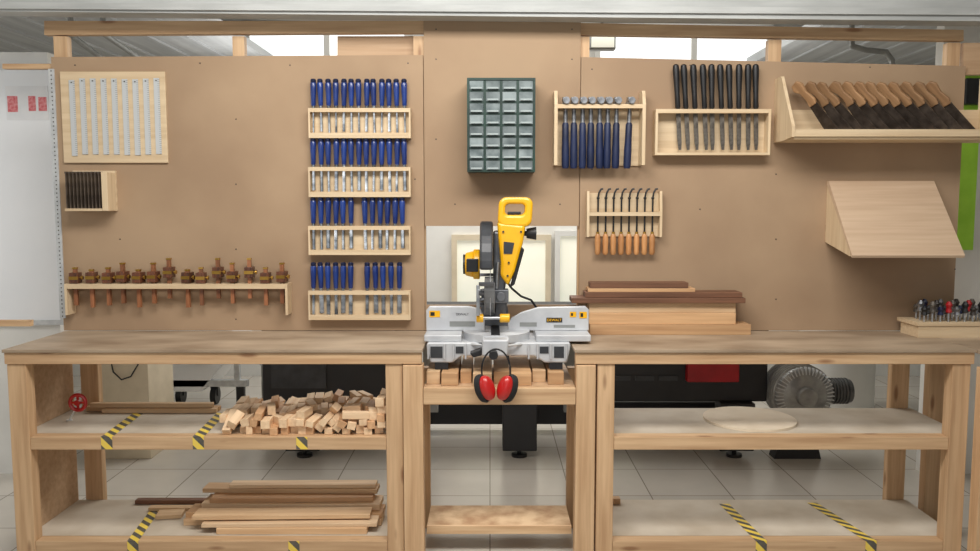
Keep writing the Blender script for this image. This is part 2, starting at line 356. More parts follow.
# ------------------------------------------------------------------ benches
ZT, ZS, ZL = .987, .590, .110
def bench(name, label, x0, x1, flegs, blegs, side=None, sx0=None, sx1=None):
    r = root(name, ((x0 + x1) / 2, -.26, 0), label, "workbench")
    B().box(x0, x1, -.53, -.002, ZT - .014, ZT).done("worktop", benchtop, r, bevel=.002, label="worn stained brown worktop")
    B().box(x0 + .005, x1 - .005, -.522, -.482, ZT - .066, ZT - .015).done("apron", pine_x, r, bevel=.002)
    B().box(x0 + .1, x1 - .1, -.06, -.02, ZT - .088, ZT - .015).done("apron", pine_x, r, bevel=.002)
    for a, b in flegs: B().box(a, b, -.515, -.452, 0, ZT - .0675).done("leg", pine_z, r, bevel=.003)
    for a, b in blegs: B().box(a, b, .0, .045, 0, ZT - .03).done("leg", pine_z, r, bevel=.003)
    for z in (ZS, ZL):
        B().box(sx0, sx1, -.45, -.002, z - .018, z).done("shelf", chip, r, label="pale dusty shelf board")
        B().box(flegs[0][1] + .001, flegs[-1][0] - .001, -.512, -.4505, z - .058, z).done("shelf_rail", pine_x, r, bevel=.002)
        B().box(sx0, sx1, -.04, -.005, z - .062, z - .019).done("shelf_rail", pine_x, r)
    if side: B().box(side[0], side[1], -.45, -.001, ZL - .06, ZT - .09).done("side_panel", plyd, r)
    return r
bl = bench("workbench", "long pine workbench with worn top and two open shelves", -2.145, -.297, [(-2.135, -2.05), (-.462, -.387)], [(-2.08, -1.99), (-.47, -.39)], (-2.13, -2.116), -2.114, -.387)
br = bench("workbench", "long pine workbench with two shelves holding a round board", .372, 2.14, [(.475, .552), (2.045, 2.125)], [(.48, .56), (2.04, 2.13)], None, .475, 2.14)
ab = root("workbench", (2.5, -.3, 0), "adjoining pine workbench section with worn top", "workbench")
B().box(2.143, 3.1, -.60, -.002, ZT - .018, ZT).done("worktop", benchtop, ab, bevel=.002)
B().box(2.146, 3.095, -.59, -.55, ZT - .075, ZT - .0185).done("apron", pine_x, ab, bevel=.002)
for a in (2.146, 3.01): B().box(a, a + .08, -.585, -.52, 0, ZT - .076).done("leg", pine_z, ab, bevel=.003)
for a in (2.2, 3.01): B().box(a, a + .08, -.06, -.005, 0, ZT - .0185).done("leg", pine_z, ab, bevel=.003)
ct = root("saw_table", (.04, -.26, 0), "low pine table between the benches carrying the mitre saw", "table")
ZC = .817
B().box(-.294, .378, -.50, -.01, ZC - .022, ZC).done("tabletop", plyd, ct)
B().box(-.294, .378, -.535, -.502, ZC - .075, ZC + .0).done("apron", pine_x, ct, bevel=.003)
for a, b in ((-.384, -.296), (.38, .466)):
    B().box(a, b, -.53, -.455, 0, ZT - .07).done("leg", pine_z, ct, bevel=.003)
for a, b in ((-.36, -.30), (.385, .45)):
    B().box(a, b, -.10, -.045, 0, ZC - .0).done("leg", pine_z, ct, bevel=.003)
B().box(-.295, .38, -.37, -.12, .110, .125).done("foot_board", sawdusty, ct, label="low board covered with sawdust")
B().box(-.295, .38, -.385, -.371, .090, .128).done("stretcher", paleplank, ct)

def tape(z, front, back, label, w=.05, m=hazard, fold=.055):
    (xf, yf), (xb, yb) = Zp(*front, z), Zp(*back, z)
    yf = -.5135; bm = bmesh.new(); uvl = bm.loops.layers.uv.new("UVMap")
    d = Vector((xb - xf, yb - yf)); L = d.length
    def q(vs, us):
        f = bm.faces.new([bm.verts.new(v) for v in vs])
        for l, u in zip(f.loops, us): l[uvl].uv = u
    e = .0012; h = w / 2
    if L > .07:
        q([(xf - h, yf, z + e), (xf + h, yf, z + e), (xb + h, yb, z + e), (xb - h, yb, z + e)], [(0, 0), (0, w), (L, w), (L, 0)])
    q([(xf - h, yf, z + e), (xf + h, yf, z + e), (xf + h, yf, z - fold), (xf - h, yf, z - fold)], [(0, 0), (0, w), (-fold, w), (-fold, 0)])
    me = bpy.data.meshes.new("hazard_tape"); bm.to_mesh(me); bm.free(); me.materials.append(m)
    o = bpy.data.objects.new("hazard_tape", me); COL.objects.link(o)
    c = Vector((xf, yf, z)); me.transform(Matrix.Translation(-c)); o.location = c
    so = o.modifiers.new("thickness", 'SOLIDIFY'); so.thickness = .0006; so.offset = 0
    tag(o, label, "tape", "hazard tape strips on the shelves"); return o
LT = "black and yellow hazard tape strip folded over the shelf edge"
tape(ZS, (105, 438), (140, 412), LT); tape(ZS, (197, 438), (222, 413), LT); tape(ZS, (301, 438), (301, 437), LT)
tape(ZL, (133, 541), (157, 508), LT); tape(ZL, (294, 541), (294, 540), LT)
tape(ZL, (762, 542), (724, 504), LT); tape(ZL, (872, 542), (812, 503), LT)

# ------------------------------------------------------------------ racks
def rack(name, label, px0, px1, py0, py1, depth=.045, rail_py=None, gap=.010, back=True, ledge=True, cheek=.008, rail_h=.012, cat="tool rack", lip=0):
    right = (px0 + px1) / 2 > 490
    x0, z1 = W(px0, py0, -depth); x1, z0 = W(px1, py1, -depth)
    if right: x0 = W(px0, py0, 0)[0]
    else: x1 = W(px1, py1, 0)[0]
    r = root(name, ((x0 + x1) / 2, -.0004, z0), label, cat)
    zr = W(px0, rail_py, -depth)[1] if rail_py else z1
    if back: B().box(x0 + cheek, x1 - cheek, -.010, -.0004, z0 + .001, zr - rail_h - .0002).done("back_panel", ply_x, r)
    for a, b in ((x0, x0 + cheek - .0002), (x1 - cheek + .0002, x1)):
        B().prism([(-.0004, z0), (-depth, z0), (-depth, zr), (-depth * .75, z1), (-.0004, z1)], 'x', a, b).done("side_panel", ply_z, r)
    yc = -(.0105 + depth) / 2
    B().box(x0 + cheek, x1 - cheek, yc + gap / 2, -.001, zr - rail_h, zr).done("slotted_rail", ply_x, r)
    B().box(x0 + cheek, x1 - cheek, -depth, yc - gap / 2, zr - rail_h * 1.6, zr).done("slotted_rail", ply_x, r)
    if ledge: B().box(x0 + cheek, x1 - cheek, -depth, -.0105, z0, z0 + .012).done("ledge", ply_x, r)
    if lip: B().box(x0 + cheek, x1 - cheek, -depth, -depth + .006, z0 + .0122, z0 + lip).done("front_lip", ply_x, r)
    return r, yc, zr, z0, x0, x1

def chisel(w, bl, loc, label, grp):
    r = root("chisel", loc, label, "chisel", grp)
    B().lathe([(.009, .012), (.0115, .018), (.0125, .05), (.0145, .09), (.0148, .118), (.0125, .124)], n=14).done("handle", blue, r, smooth=True, world=False)
    B().lathe([(.012, .1245), (.0135, .127), (.0135, .137), (.009, .142)], n=14).done("striking_cap", navy, r, smooth=True, world=False)
    q = B().lathe([(.0075, .0005), (.009, .002), (.009, .0118), (.0075, .012)], n=12)
    q.cyl((0, 0, .0005), (0, 0, -.02), .0035, n=8)
    h = w / 2; s_ = w * .28
    q.prism([(-h, -.0006), (-s_, -.0028), (s_, -.0028), (h, -.0006), (h, .0018), (-h, .0018)], 'z', -bl, -.018)
    q.done("blade", bladesteel, r, world=False); return r
rows = [(108, 138, .013), (167, 197, .017), (226, 255, .019), (291, 320, .023)]
for ri, (pt, pb, w) in enumerate(rows):
    r, yc, zr, z0, x0, x1 = rack("chisel_rack", "pale plywood chisel rack with slotted rail, %s row" % ["top", "second", "third", "lowest"][ri], 308, 411.5, pt, pb, depth=.045, lip=.026)
    grp = "blue chisels in the wall racks"; blen = (zr - z0) - .02
    xs = []
    n = [13, 13, 12, 11][ri]
    for i in range(n):
        px = 313.5 + i * 7.6
        if ri == 2: px = 313.5 + i * 7.5 + (6.5 if i >= 6 else 0)
        if ri == 3: px = 313.5 + i * 7.5 + (9 if i >= 6 else 0) + (i - 6) * .5 * (i >= 6)
        xs.append(px + random.uniform(-.4, .4))
    protos = [chisel(w * f, blen * g, (0, 0, 0), "blue handled steel bench chisel standing in the rack", grp) for f, g in ((.7, .97), (1, .9), (.85, 1))]
    used = set()
    for i, px in enumerate(xs):
        x = W(px, pt, yc)[0]; p = (i * 7 + ri) % 3; loc = (x, yc, zr)
        if p not in used: protos[p].location = loc; used.add(p); o = protos[p]
        else: o = clone(protos[p], loc)
        o.rotation_euler = (0, math.radians(random.uniform(-1.2, 1.2)), 0)

x0, z1 = W(61, 72); x1, z0 = W(169, 163)
B().box(x0, x1, -.013, .0, z0, z1).done("ruler_board", ply_x, label="pale plywood board carrying steel rulers", category="board", bevel=.002)
proto = None
for i in range(9):
    xr, zt = W(71.5 + i * 10.6, 80, -.016); zb = W(71, 155 + random.uniform(-1, 1), -.016)[1]
    if proto is None:
        r = root("ruler", (xr, -.016, zb), "steel ruler hanging on a pin from the board", "ruler", "steel rulers on the board")
        h = zt - zb
        B().box(-.014, .014, -.001, .001, 0, h).done("rule_strip", rulerm, r, world=False)
        B().cyl((0, -.005, h - .012), (0, .003, h - .012), .003, n=10).done("hanging_pin", dark_steel, r, world=False); proto = r
    else: clone(proto, (xr, -.016, zb))
x0, z1 = W(54.5, 69); x1, z0 = W(60.5, 318)
q = B().box(x0, x1, -.006, -.0003, z0, z1); n = 60
r = q.done("wall_rail", steel_light, label="long perforated steel strip on the board edge", category="rail")
q = B(); xm = (x0 + x1) / 2
for i in range(n): zz = z0 + (i + .5) * (z1 - z0) / n; q.cyl((xm, -.0061, zz), (xm, -.0066, zz), .0035, n=8)
q.done("holes", dark_steel, r)
x0, z1 = W(63, 170, -.10); z0 = W(118, 211, -.10)[1]; x1 = W(118, 211, 0)[0]
r = root("blade_rack", ((x0 + x1) / 2, -.0, z0), "small plywood block holding upright steel scraper blades", "tool rack")
B().box(x0, x1, -.012, .0, z0, z1).done("back_panel", ply_x, r)
xc = W(101, 180, -.1)[0]
B().box(xc, x1 - .001, -.10, -.0125, z0, z1 - .01).done("block", ply_z, r, bevel=.002)
B().box(x0, xc - .001, -.10, -.0125, z0, z0 + .012).done("ledge", ply_x, r)
proto = None
for i in range(10):
    xx = x0 + .008 + i * .0178; loc = (xx, -.078, z0 + .0125)
    if proto is None: proto = B().box(-.0022, .0022, -.018, .018, 0, .168).box(-.0045, .0045, -.019, .019, .168, .178).done("card_scraper", scrap_steel, label="thin dark steel card scraper standing on edge", category="scraper", group="card scrapers in the block"); proto.location = loc
    else: c = proto.copy(); COL.objects.link(c); c.location = loc

# marking gauges
r, yc, zr, z0, x0, x1 = rack("gauge_rack", "long narrow plywood shelf holding marking gauges", 64, 292, 284, 315, depth=.08, gap=.026, back=False, ledge=False, cheek=.012, rail_h=.015)
def gauge(loc, hh, top, bot):
    r = root("marking_gauge", loc, "wooden marking gauge with brass thumbscrew standing in the shelf slot", "marking gauge", "marking gauges on the shelf")
    B().box(-.009, .009, -.009, .009, -bot, top).done("stem", gaugew, r, world=False, bevel=.001)
    B().box(-.021, -.0095, -.027, .027, hh - .026, hh + .026).box(.0095, .021, -.027, .027, hh - .026, hh + .026).box(-.0095, .0095, -.027, -.0095, hh - .026, hh + .026).box(-.0095, .0095, .0095, .027, hh - .026, hh + .026).done("fence", rosewood, r, world=False, bevel=.002)
    B().cyl((.021, 0, hh), (.030, 0, hh), .004, n=10).cyl((.028, 0, hh), (.036, 0, hh), .010, n=14).done("thumbscrew", brass, r, world=False, smooth=True)
    B().box(-.022, .022, -.0285, -.0275, hh - .008, hh + .008).done("brass_plate", brass, r, world=False)
    B().box(-.0105, .0105, -.0105, .0105, top, top + .008).done("brass_tip", brass, r, world=False)
    return r
protos = [gauge((0, 0, 0), .028, .072, .11), gauge((0, 0, 0), .056, .118, .075), gauge((0, 0, 0), .034, .095, .10), gauge((0, 0, 0), .030, .062, .12)]
used = set()
order = [0, 3, 0, 2, 3, 2, 1, 3, 0, 1, 2, 1, 0, 2]
for i in range(14):
    x = W(76 + i * 15.8 + random.uniform(-1.3, 1.3), 284, yc)[0]; p = order[i]
    loc = (x, yc, zr)
    if p not in used: o = protos[p]; used.add(p); o.location = loc
    else: o = clone(protos[p], loc)
    o.rotation_euler = (0, 0, random.choice([0, 0, .1, -.1]))

# organiser
x0, z1 = W(467, 78, -.15); x1, z0 = W(535, 172, -.15)
r = root("drawer_organizer", ((x0 + x1) / 2, .0, z0), "dark green small parts cabinet with clear drawers on the tool wall", "drawer cabinet")
q = B(); t = .011
nc, nr = 4, 8
cw = (x1 - x0 - t) / nc; ch = (z1 - z0 - t) / nr
q.box(x0, x1, -.012, .0, z0, z1)
for i in range(nc + 1): q.box(x0 + i * cw, x0 + i * cw + t, -.158 if i in (0, nc) else -.154, -.012, z0, z1)
for j in range(nr + 1): q.box(x0, x1, -.1585 if j in (0, nr) else -.1535, -.012, z0 + j * ch, z0 + j * ch + t)
q.done("body", green, r)
pr = None
for j in range(nr):
    for i in range(nc):
        cx = x0 + t + i * cw + (cw - t) / 2; cz = z0 + t + j * ch + .0005; w = (cw - t) / 2 - .0008; hh = ch - t - .001
        b0 = Vector((cx, -.091, cz)) - Vector(r.location)
        if pr is None:
            pr = B().box(-w, w, -.0, .003, 0, hh).box(-w, w, .003, .125, 0, .002).box(-w, -w + .002, .003, .125, .002, hh * .8).box(w - .002, w, .003, .125, .002, hh * .8).done("drawer", clear, r, world=False)
            pr.location = b0
            pl = B().box(-w * .8, w * .8, -.079, -.0655, 0.001, .0035).box(-w * .8, w * .8, -.079, -.0765, .0035, .009).done("pull", lipm, pr, world=False)
        else:
            o = pr.copy(); COL.objects.link(o); o.location = b0
            c = pl.copy(); COL.objects.link(c); c.parent = o

# hammers rack
r, yc, zr, z0, x0, x1 = rack("hammer_rack", "plywood rack with side cheeks holding blue handled hammers", 553, 645, 90, 165, depth=.10, rail_py=104, gap=.040, ledge=False, cheek=.016)
def hammer(loc):
    r = root("hammer", loc, "small steel hammer with dark blue grip hanging in the rack", "hammer", "blue handled hammers in the rack")
    q = B().cyl((0, -.056, .017), (0, -.030, .017), .0175, .0175, n=10).cyl((0, -.031, .017), (0, -.012, .017), .011, n=8).box(-.0155, .0155, -.024, .024, .001, .036)
    q.prism([(.02, .004), (.02, .032), (.055, .018), (.055, .013)], 'x', -.014, .014); q.done("head", head_steel, r, world=False, bevel=.0015)
    B().cyl((0, 0, .0005), (0, 0, -.085), .010, .011, n=10).done("shaft", head_steel, r, world=False, smooth=True)
    B().lathe([(.012, -.0845), (.0165, -.095), (.0165, -.16), (.0185, -.22), (.0185, -.29), (.015, -.305)], n=12).done("grip", hblue, r, world=False, smooth=True); return r
p = None
for px in (565.5, 574, 582.8, 591, 599.8, 608, 616.8, 630):
    x = W(px, 104, yc)[0]
    if p is None: p = hammer((x, yc, zr)); o = p
    else: o = clone(p, (x, yc, zr))
    o.rotation_euler = (0, math.radians(random.uniform(-.5, .5) if px < 620 else 2), 0)

# files rack
r, yc, zr, z0, x0, x1 = rack("file_rack", "pale plywood rack holding files with black handles", 653, 770, 109, 155, depth=.07, gap=.012, ledge=True, cheek=.012)
def file_tool(loc):
    r = root("file", loc, "flat steel file with long black handle standing in the rack", "file", "black handled files in the rack")
    B().lathe([(.008, .002), (.013, .012), (.012, .07), (.0145, .14), (.0165, .19), (.014, .212), (.007, .218)], n=14).done("handle", black, r, world=False, smooth=True)
    B().prism([(-.011, .0), (.011, .0), (.010, -.16), (.006, -.195), (-.006, -.195), (-.010, -.16)], 'y', -.0025, .0025).done("blade", file_steel, r, world=False); return r
p = None
for i in range(10):
    x = W(678 + i * 8.7 + random.uniform(-.8, .8), 109, yc)[0]
    loc = (x, yc, zr)
    if p is None: p = file_tool(loc); o = p
    else: o = clone(p, loc)
    o.rotation_euler = (0, math.radians(-4.0 + i * .25 + random.uniform(-.9, .9)), 0)

# hook tool rack
r, yc, zr, z0, x0, x1 = rack("scraper_rack", "plywood rack holding hook scrapers with tan wooden handles", 586, 662, 191, 237, depth=.055, rail_py=212, gap=.010, cheek=.012, ledge=False)
B().box(x0 + .012, x1 - .012, -.010, -.0004, zr + .001, W(600, 193)[1]).done("back_panel", ply_x, r)
def hook_tool(loc):
    r = root("hook_scraper", loc, "thin black hooked steel tool with turned tan wooden handle", "scraper", "hook tools in the rack")
    B().tube([(0, 0, -.098), (0, 0, .07), (.004, 0, .095), (.014, 0, .112), (.024, 0, .114)], .0046, n=8).sph((0, 0, .068), .008, n=10).done("shaft", black, r, world=False, smooth=True)
    B().cyl((0, 0, -.098), (0, 0, -.108), .008, n=12).done("ferrule", brass, r, world=False)
    B().lathe([(.009, -.1085), (.0135, -.12), (.015, -.15), (.013, -.18), (.015, -.20), (.009, -.212)], n=14).done("handle", orangew, r, world=False, smooth=True); return r
p = None
for i in range(8):
    x = W(598 + i * 7.8, 212, yc)[0]; loc = (x, yc, zr)
    if p is None: p = hook_tool(loc)
    else: clone(p, loc)

# saw rack
D = .24
x0 = W(774, 120, 0)[0]; x1 = 2.42
z1 = W(776, 79)[1]; z0 = W(776, 143)[1]
r = root("saw_rack", ((x0 + x1) / 2, -.0004, z0), "long plywood rack with sloping cheeks holding a row of saws", "tool rack")
B().box(x0 + .015, x1, -.012, -.0004, z0, z0 + .16).done("back_panel", ply_x, r)
for a in (x0, x1 - .015):
    B().prism([(-.0004, z0), (-.12, z0), (-D, z0 + .01), (-D, z0 + .06), (-.08, z1), (-.0004, z1)], 'x', a, a + .0148).done("side_panel", ply_z, r)
B().box(x0 + .016, x1 - .016, -D, -D + .012, z0 + .012, z0 + .045).done("front_rail", ply_x, r)
B().box(x0 + .016, x1 - .016, -D + .013, -.0125, z0, z0 + .012).done("ledge", ply_x, r)
wv0 = Vector((.78, -1, .1))
def saw_rot(dx):
    dv = Vector((-.185 + dx, .09, .25)).normalized(); wv = (wv0 - dv * wv0.dot(dv)).normalized(); nv = wv.cross(dv).normalized()
    return Matrix((nv, wv, dv)).transposed().to_euler()
def saw(loc):
    r = root("hand_saw", loc, "slim hand saw with brown wooden handle resting in the rack", "saw", "hand saws in the rack")
    B().prism([(-.040, .0), (.026, .0), (.020, .178), (-.012, .182)], 'x', -.001, .001).box(-.003, .003, .019, .027, .0, .172).done("blade", sawsteel, r, world=False)
    B().prism([(-.012, .172), (.024, .166), (.034, .19), (.026, .24), (.036, .285), (.020, .312), (-.016, .307), (-.024, .28), (-.006, .25), (-.004, .21)], 'x', -.0085, .0085).done("handle", sawhand, r, world=False, bevel=.004); return r
p = None
for i in range(12):
    tx = W(838 + i * 12.2 + random.uniform(-1, 1), 137, -.17)[0]
    loc = (tx, -.150, z0 + .036)
    if p is None: p = saw(loc); o = p
    else: o = clone(p, loc)
    o.rotation_euler = saw_rot(random.uniform(-.006, .006))

# sloping plywood cover
D = .31
x0 = W(827, 181)[0]; x1 = W(932, 181)[0]; z1 = W(830, 181)[1]; zb = W(825, 242)[1]; zf = W(860, 258, -D)[1]
r = root("sloped_cover", ((x0 + x1) / 2, .0, zb), "wedge shaped plywood box with sloping front panel on the wall", "box")
B().prism([(-.0, z1), (-.02, z1), (-D, zf + .012), (-D + .006, zf), (-.0, z1 - .02)], 'x', x0, x1).done("front_panel", plyc, r, bevel=.001)
for a in (x0 + .002, x1 - .014):
    B().prism([(-.0004, z1 - .022), (-D + .03, zf + .026), (-D + .03, zf + .006), (-.0004, zb)], 'x', a, a + .012).done("side_panel", ply_z, r)
B().box(x0 + .016, x1 - .016, -.012, -.0, zb, z1 - .03).done("back_panel", plyd, r)

# ------------------------------------------------------------------ timber stack on right bench
def plank(x0, x1, y0, y1, z0, z1, m=oakx, label="sawn timber plank on the bench against the wall", grp="timber stacked on the bench", name="wood_plank"):
    return B().box(x0, x1, y0, y1, z0, z1).done(name, m, label=label, category="plank", group=grp, bevel=.002)
X = lambda px, y: (px - 490) / F * (y - CY)
plank(X(591, -.12), X(753, -.12), -.13, -.01, .9875, 1.038)
plank(X(590, -.12), X(738, -.12), -.12, -.012, 1.0385, 1.093)
plank(X(590, -.12), X(738, -.12), -.115, -.012, 1.0935, 1.144, paleplank)
plank(X(572, -.12), X(746, -.12), -.14, -.012, 1.1445, 1.170, walnut, "dark walnut plank on the timber stack")
plank(X(586, -.12), X(744, -.12), -.12, -.012, 1.1705, 1.195, walnut, "dark walnut plank on the timber stack")
plank(X(589, -.12), X(697, -.12), -.11, -.012, 1.1955, 1.214, oakx)
plank(X(591, -.12), X(690, -.12), -.11, -.03, 1.2145, 1.242, walnut, "short dark plank on top of the timber stack")

# bit holder at right end
x0, z1 = W(899, 318, -.05); x1 = 2.5
r = root("bit_holder", ((x0 + x1) / 2, -.15, ZT), "wooden block stand for router bits on the bench", "tool holder")
B().box(x0, x1, -.22, -.03, 1.045, 1.062).done("top_board", ply_x, r)
B().box(x0 + .01, x1, -.215, -.20, ZT + .0005, 1.0448).done("front_panel", ply_x, r)
B().box(x0 + .01, x0 + .025, -.199, -.05, ZT + .0005, 1.0448).done("side_panel", ply_x, r)
cols = [black, redm, dark_steel, navy, black, file_steel, head_steel]
pr = {}
for i in range(33):
    x = x0 + .045 + (i % 11) * .039 + (i // 11) * .01; y = -.195 + (i // 11) * .055; c = cols[(i * 5) % 7]; h = (1, 1.35)[i % 2]
    key = c.name + str(h)
    if key in pr: clone(pr[key], (x, y, 1.0625)); continue
    b = root("router_bit", (x, y, 1.0625), "small router bit standing in the wooden block", "router bit", "router bits in the block")
    B().cyl((0, 0, 0), (0, 0, .03 * h), .005, n=8).done("shank", steel, b, world=False)
    B().lathe([(.006, .0302 * h), (.015, .034 * h), (.011, .048 * h), (.016, .060 * h), (.007, .072 * h)], n=8).done("cutter", c, b, world=False); pr[key] = b

# ------------------------------------------------------------------ boards under the saw
xx = -.285
for i, (w, y0, h) in enumerate([(.06, -.46, .058), (.075, -.49, .058), (.05, -.44, .055), (.085, -.50, .058), (.07, -.45, .056), (.09, -.49, .058), (.06, -.42, .056), (.07, -.47, .058)]):
    B().box(xx, xx + w, y0, y0 + .42, ZC + .0005, ZC + h).done("wood_plank", oakx if i % 3 else paleplank, label="short timber board packed under the mitre saw", category="plank", group="boards under the saw", bevel=.002)
    xx += w + .008

# ------------------------------------------------------------------ mitre saw
ms = root("mitre_saw", (.05, -.3, .877), "yellow and silver sliding mitre saw standing on boards", "mitre saw")
zb = .877
def P(name, q, m, **k): return q.done(name, m, ms, **k)
for sx in (-.22, .30):
    for sy in (-.40, -.14): P("foot", B().box(sx - .03, sx + .03, sy - .02, sy + .02, zb, zb + .03), rubber)
q = B()
q.prism([(-.27, zb + .03), (-.17, zb + .03), (-.13, zb + .062), (.20, zb + .062), (.25, zb + .03), (.35, zb + .03), (.366, .985), (.36, 1.0), (-.28, 1.0), (-.29, .985)], 'y', -.42, -.13)
P("base", q, alu, bevel=.006)
for a in (-.28, -.205, -.165, -.11, .175, .215, .275, .345): P("base_rib", B().box(a - .004, a + .004, -.432, -.4205, .925, .997), alu, bevel=.002)
P("side_table", B().box(-.30, -.13, -.40, -.14, 1.0, 1.03), alu, bevel=.004)
P("side_table", B().box(.21, .46, -.40, -.14, 1.0, 1.03), alu, bevel=.004)
for a, b in ((-.27, -.215), (-.155, -.12), (.225, .265), (.29, .335)): P("recess_shade", B().box(a, b, -.4225, -.4205, .93 if a in (-.27, .29) else .95, .982), guardm)  # dark plates on the casting paint in the shade of its hollows
P("turntable", B().cyl((.03, -.29, 1.0005), (.03, -.29, 1.035), .155, n=48), alu, smooth=True)
P("kerf_plate", B().box(.005, .045, -.43, -.15, 1.0355, 1.039), black)
P("mitre_arm", B().prism([(-.035, .955), (.075, .955), (.085, 1.03), (-.035, 1.03)], 'y', -.52, -.421), alu, bevel=.008)
P("mitre_scale", B().ring(.17, .006, Matrix.Translation((.03, -.29, .992)) @ Matrix.Rotation(math.pi, 4, 'Z'), arc=math.pi), steel_light)
P("lock_knob", B().cyl((.015, -.521, .975), (.015, -.546, .975), .013, n=14).cyl((.015, -.545, .975), (.015, -.60, .975), .018, .020, n=20), black, smooth=True, bevel=.003)
P("lock_lever", B().prism([(-.075, .945), (-.036, .955), (-.036, .985), (-.09, .965)], 'y', -.50, -.44), black, bevel=.005)
def fz(py): return W(490, py, -.25)[1]
fl = [(-.300, 1.031), (-.025, 1.031), (-.025, fz(318)), (-.045, fz(309)), (-.10, fz(306)), (-.285, fz(306)), (-.300, fz(310))]
fr = [(.085, 1.031), (.465, 1.031), (.465, fz(309)), (.45, fz(306)), (.23, fz(307)), (.15, fz(312)), (.10, fz(318)), (.085, fz(322))]
P("fence", B().prism(fl, 'y', -.27, -.24), alu, bevel=.003)
P("fence", B().prism(fr, 'y', -.27, -.24), alu, bevel=.003)
for a in ((-.19, -.07, 1.05, 1.075), (.14, .22, 1.05, 1.07), (.30, .40, 1.045, 1.058)): P("fence_recess_shade", B().box(a[0], a[1], -.2715, -.2702, a[2], a[3]), greym)  # grey plates on the fence face stand in for shaded hollows
for a in ((-.285, -.235, 1.095, 1.125), (.42, .455, 1.09, 1.12), (.375, .405, 1.095, 1.12)):
    P("label_sticker", B().box(a[0], a[1], -.272, -.2702, a[2], a[3]), yellow)
    P("label_sticker", B().box(a[0] + .005, (a[0] + a[1]) / 2, -.2726, -.2721, a[2] + .006, a[3] - .006), black)
P("label_sticker", B().box(.265, .34, -.272, -.2702, 1.070, 1.092), black)
P("fence_clamp", B().cyl((-.16, -.235, 1.0), (-.16, -.20, 1.0), .01).cyl((-.16, -.2, 1.1), (-.16, -.235, 1.1), .014), black)
RX = Matrix.Rotation(math.pi / 2, 4, 'X')
text_part("DEWALT", .017, Matrix.Translation((.3025, -.2725, 1.081)) @ RX, yellow, ms)
text_part("DEWALT", .015, Matrix.Translation((-.13, -.2712, 1.108)) @ RX, black, ms)
P("pivot_bracket", B().prism([(-.05, 1.0), (.10, 1.0), (.085, 1.13), (.05, 1.19), (-.02, 1.19), (-.045, 1.12)], 'y', -.15, -.08), gearalu, bevel=.006)
P("slide_rail", B().cyl((-.005, -.36, 1.205), (-.005, -.02, 1.205), .016), steel, smooth=True)
P("slide_rail", B().cyl((.05, -.36, 1.205), (.05, -.02, 1.205), .016), steel, smooth=True)
P("rail_clamp", B().box(-.04, .085, -.38, -.31, 1.175, 1.235).cyl((.0, -.379, 1.205), (.0, -.395, 1.205), .022).cyl((.05, -.379, 1.205), (.05, -.395, 1.205), .022), gearalu, bevel=.004)
P("saw_blade", B().cyl((.0, -.28, 1.25), (.003, -.28, 1.25), .165, n=60), steel)
def arc(cx, cz, r, a0, a1, n=16): return [(cx + r * math.cos(math.radians(a0 + (a1 - a0) * i / n)), cz + r * math.sin(math.radians(a0 + (a1 - a0) * i / n))) for i in range(n + 1)]
gp = arc(-.28, 1.35, .195, -5, 185)
P("upper_guard", B().prism(gp, 'x', -.046, .014), guardm, bevel=.01, label="ribbed dark grey blade guard")
for i in range(11):
    a = math.radians(6 + i * 15); M = Matrix.Translation((-.016, -.28, 1.35)) @ Matrix.Rotation(-a, 4, 'X')
    P("guard_rib", B().box(-.034, .034, .19, .204, -.006, .006, M), gearalu)
P("lower_guard", B().prism(arc(-.28, 1.29, .18, 186, 354), 'x', -.026, .022), mat("smoky_guard", S(130, 132, 134), S(98, 100, 102), rough=.25), bevel=.004)
P("guard_link", B().cyl((-.048, -.40, 1.24), (-.048, -.40, 1.21), .012).box(-.062, -.046, -.41, -.39, 1.12, 1.26), steel, bevel=.002)
P("gearbox", B().prism([(.015, 1.22), (.066, 1.21), (.082, 1.32), (.086, 1.44), (.07, 1.50), (.015, 1.50)], 'y', -.345, -.20), gearalu, bevel=.010)
P("return_spring", B().cyl((.030, -.358, 1.24), (.036, -.358, 1.36), .008, n=12), steel, smooth=True)
q = B().prism([(.046, 1.30), (.082, 1.25), (.115, 1.32), (.150, 1.45), (.162, 1.53), (.032, 1.545), (.040, 1.44), (.048, 1.36)], 'y', -.38, -.21)
P("arm_housing", q, yellow, bevel=.014)
P("arm_panel", B().prism([(.062, 1.40), (.100, 1.40), (.110, 1.45), (.062, 1.455)], 'y', -.383, -.3805), guardm)
P("arm_cover", B().prism([(.092, 1.245), (.112, 1.26), (.156, 1.42), (.142, 1.43)], 'y', -.384, -.30), black, bevel=.004)
for i, (bx_, bz_) in enumerate(((.080, 1.30), (.06, 1.50), (.140, 1.50), (.085, 1.36))): P("bolt", B().cyl((bx_, -.3802, bz_), (bx_, -.386, bz_), .005, n=8), dark_steel)
def loop(outer, inner, y0, y1):
    q = B(); bm = q.bm; n = len(outer); L = []
    for y in (y0, y1):
        L.append([[bm.verts.new((u, y, v)) for u, v in outer], [bm.verts.new((u, y, v)) for u, v in inner]])
    for i in range(n):
        j = (i + 1) % n
        bm.faces.new((L[0][0][i], L[0][0][j], L[0][1][j], L[0][1][i])); bm.faces.new((L[1][0][i], L[1][1][i], L[1][1][j], L[1][0][j]))
        bm.faces.new((L[0][0][i], L[1][0][i], L[1][0][j], L[0][0][j])); bm.faces.new((L[0][1][i], L[0][1][j], L[1][1][j], L[1][1][i]))
    return q
def rr(x0, x1, z0, z1, r, n=5):
    o = []
    for cx, cz, a in ((x1 - r, z1 - r, 0), (x0 + r, z1 - r, 90), (x0 + r, z0 + r, 180), (x1 - r, z0 + r, 270)): o += arc(cx, cz, r, a, a + 90, n)
    return [(u + (v - 1.52) * .06, v) for u, v in o]
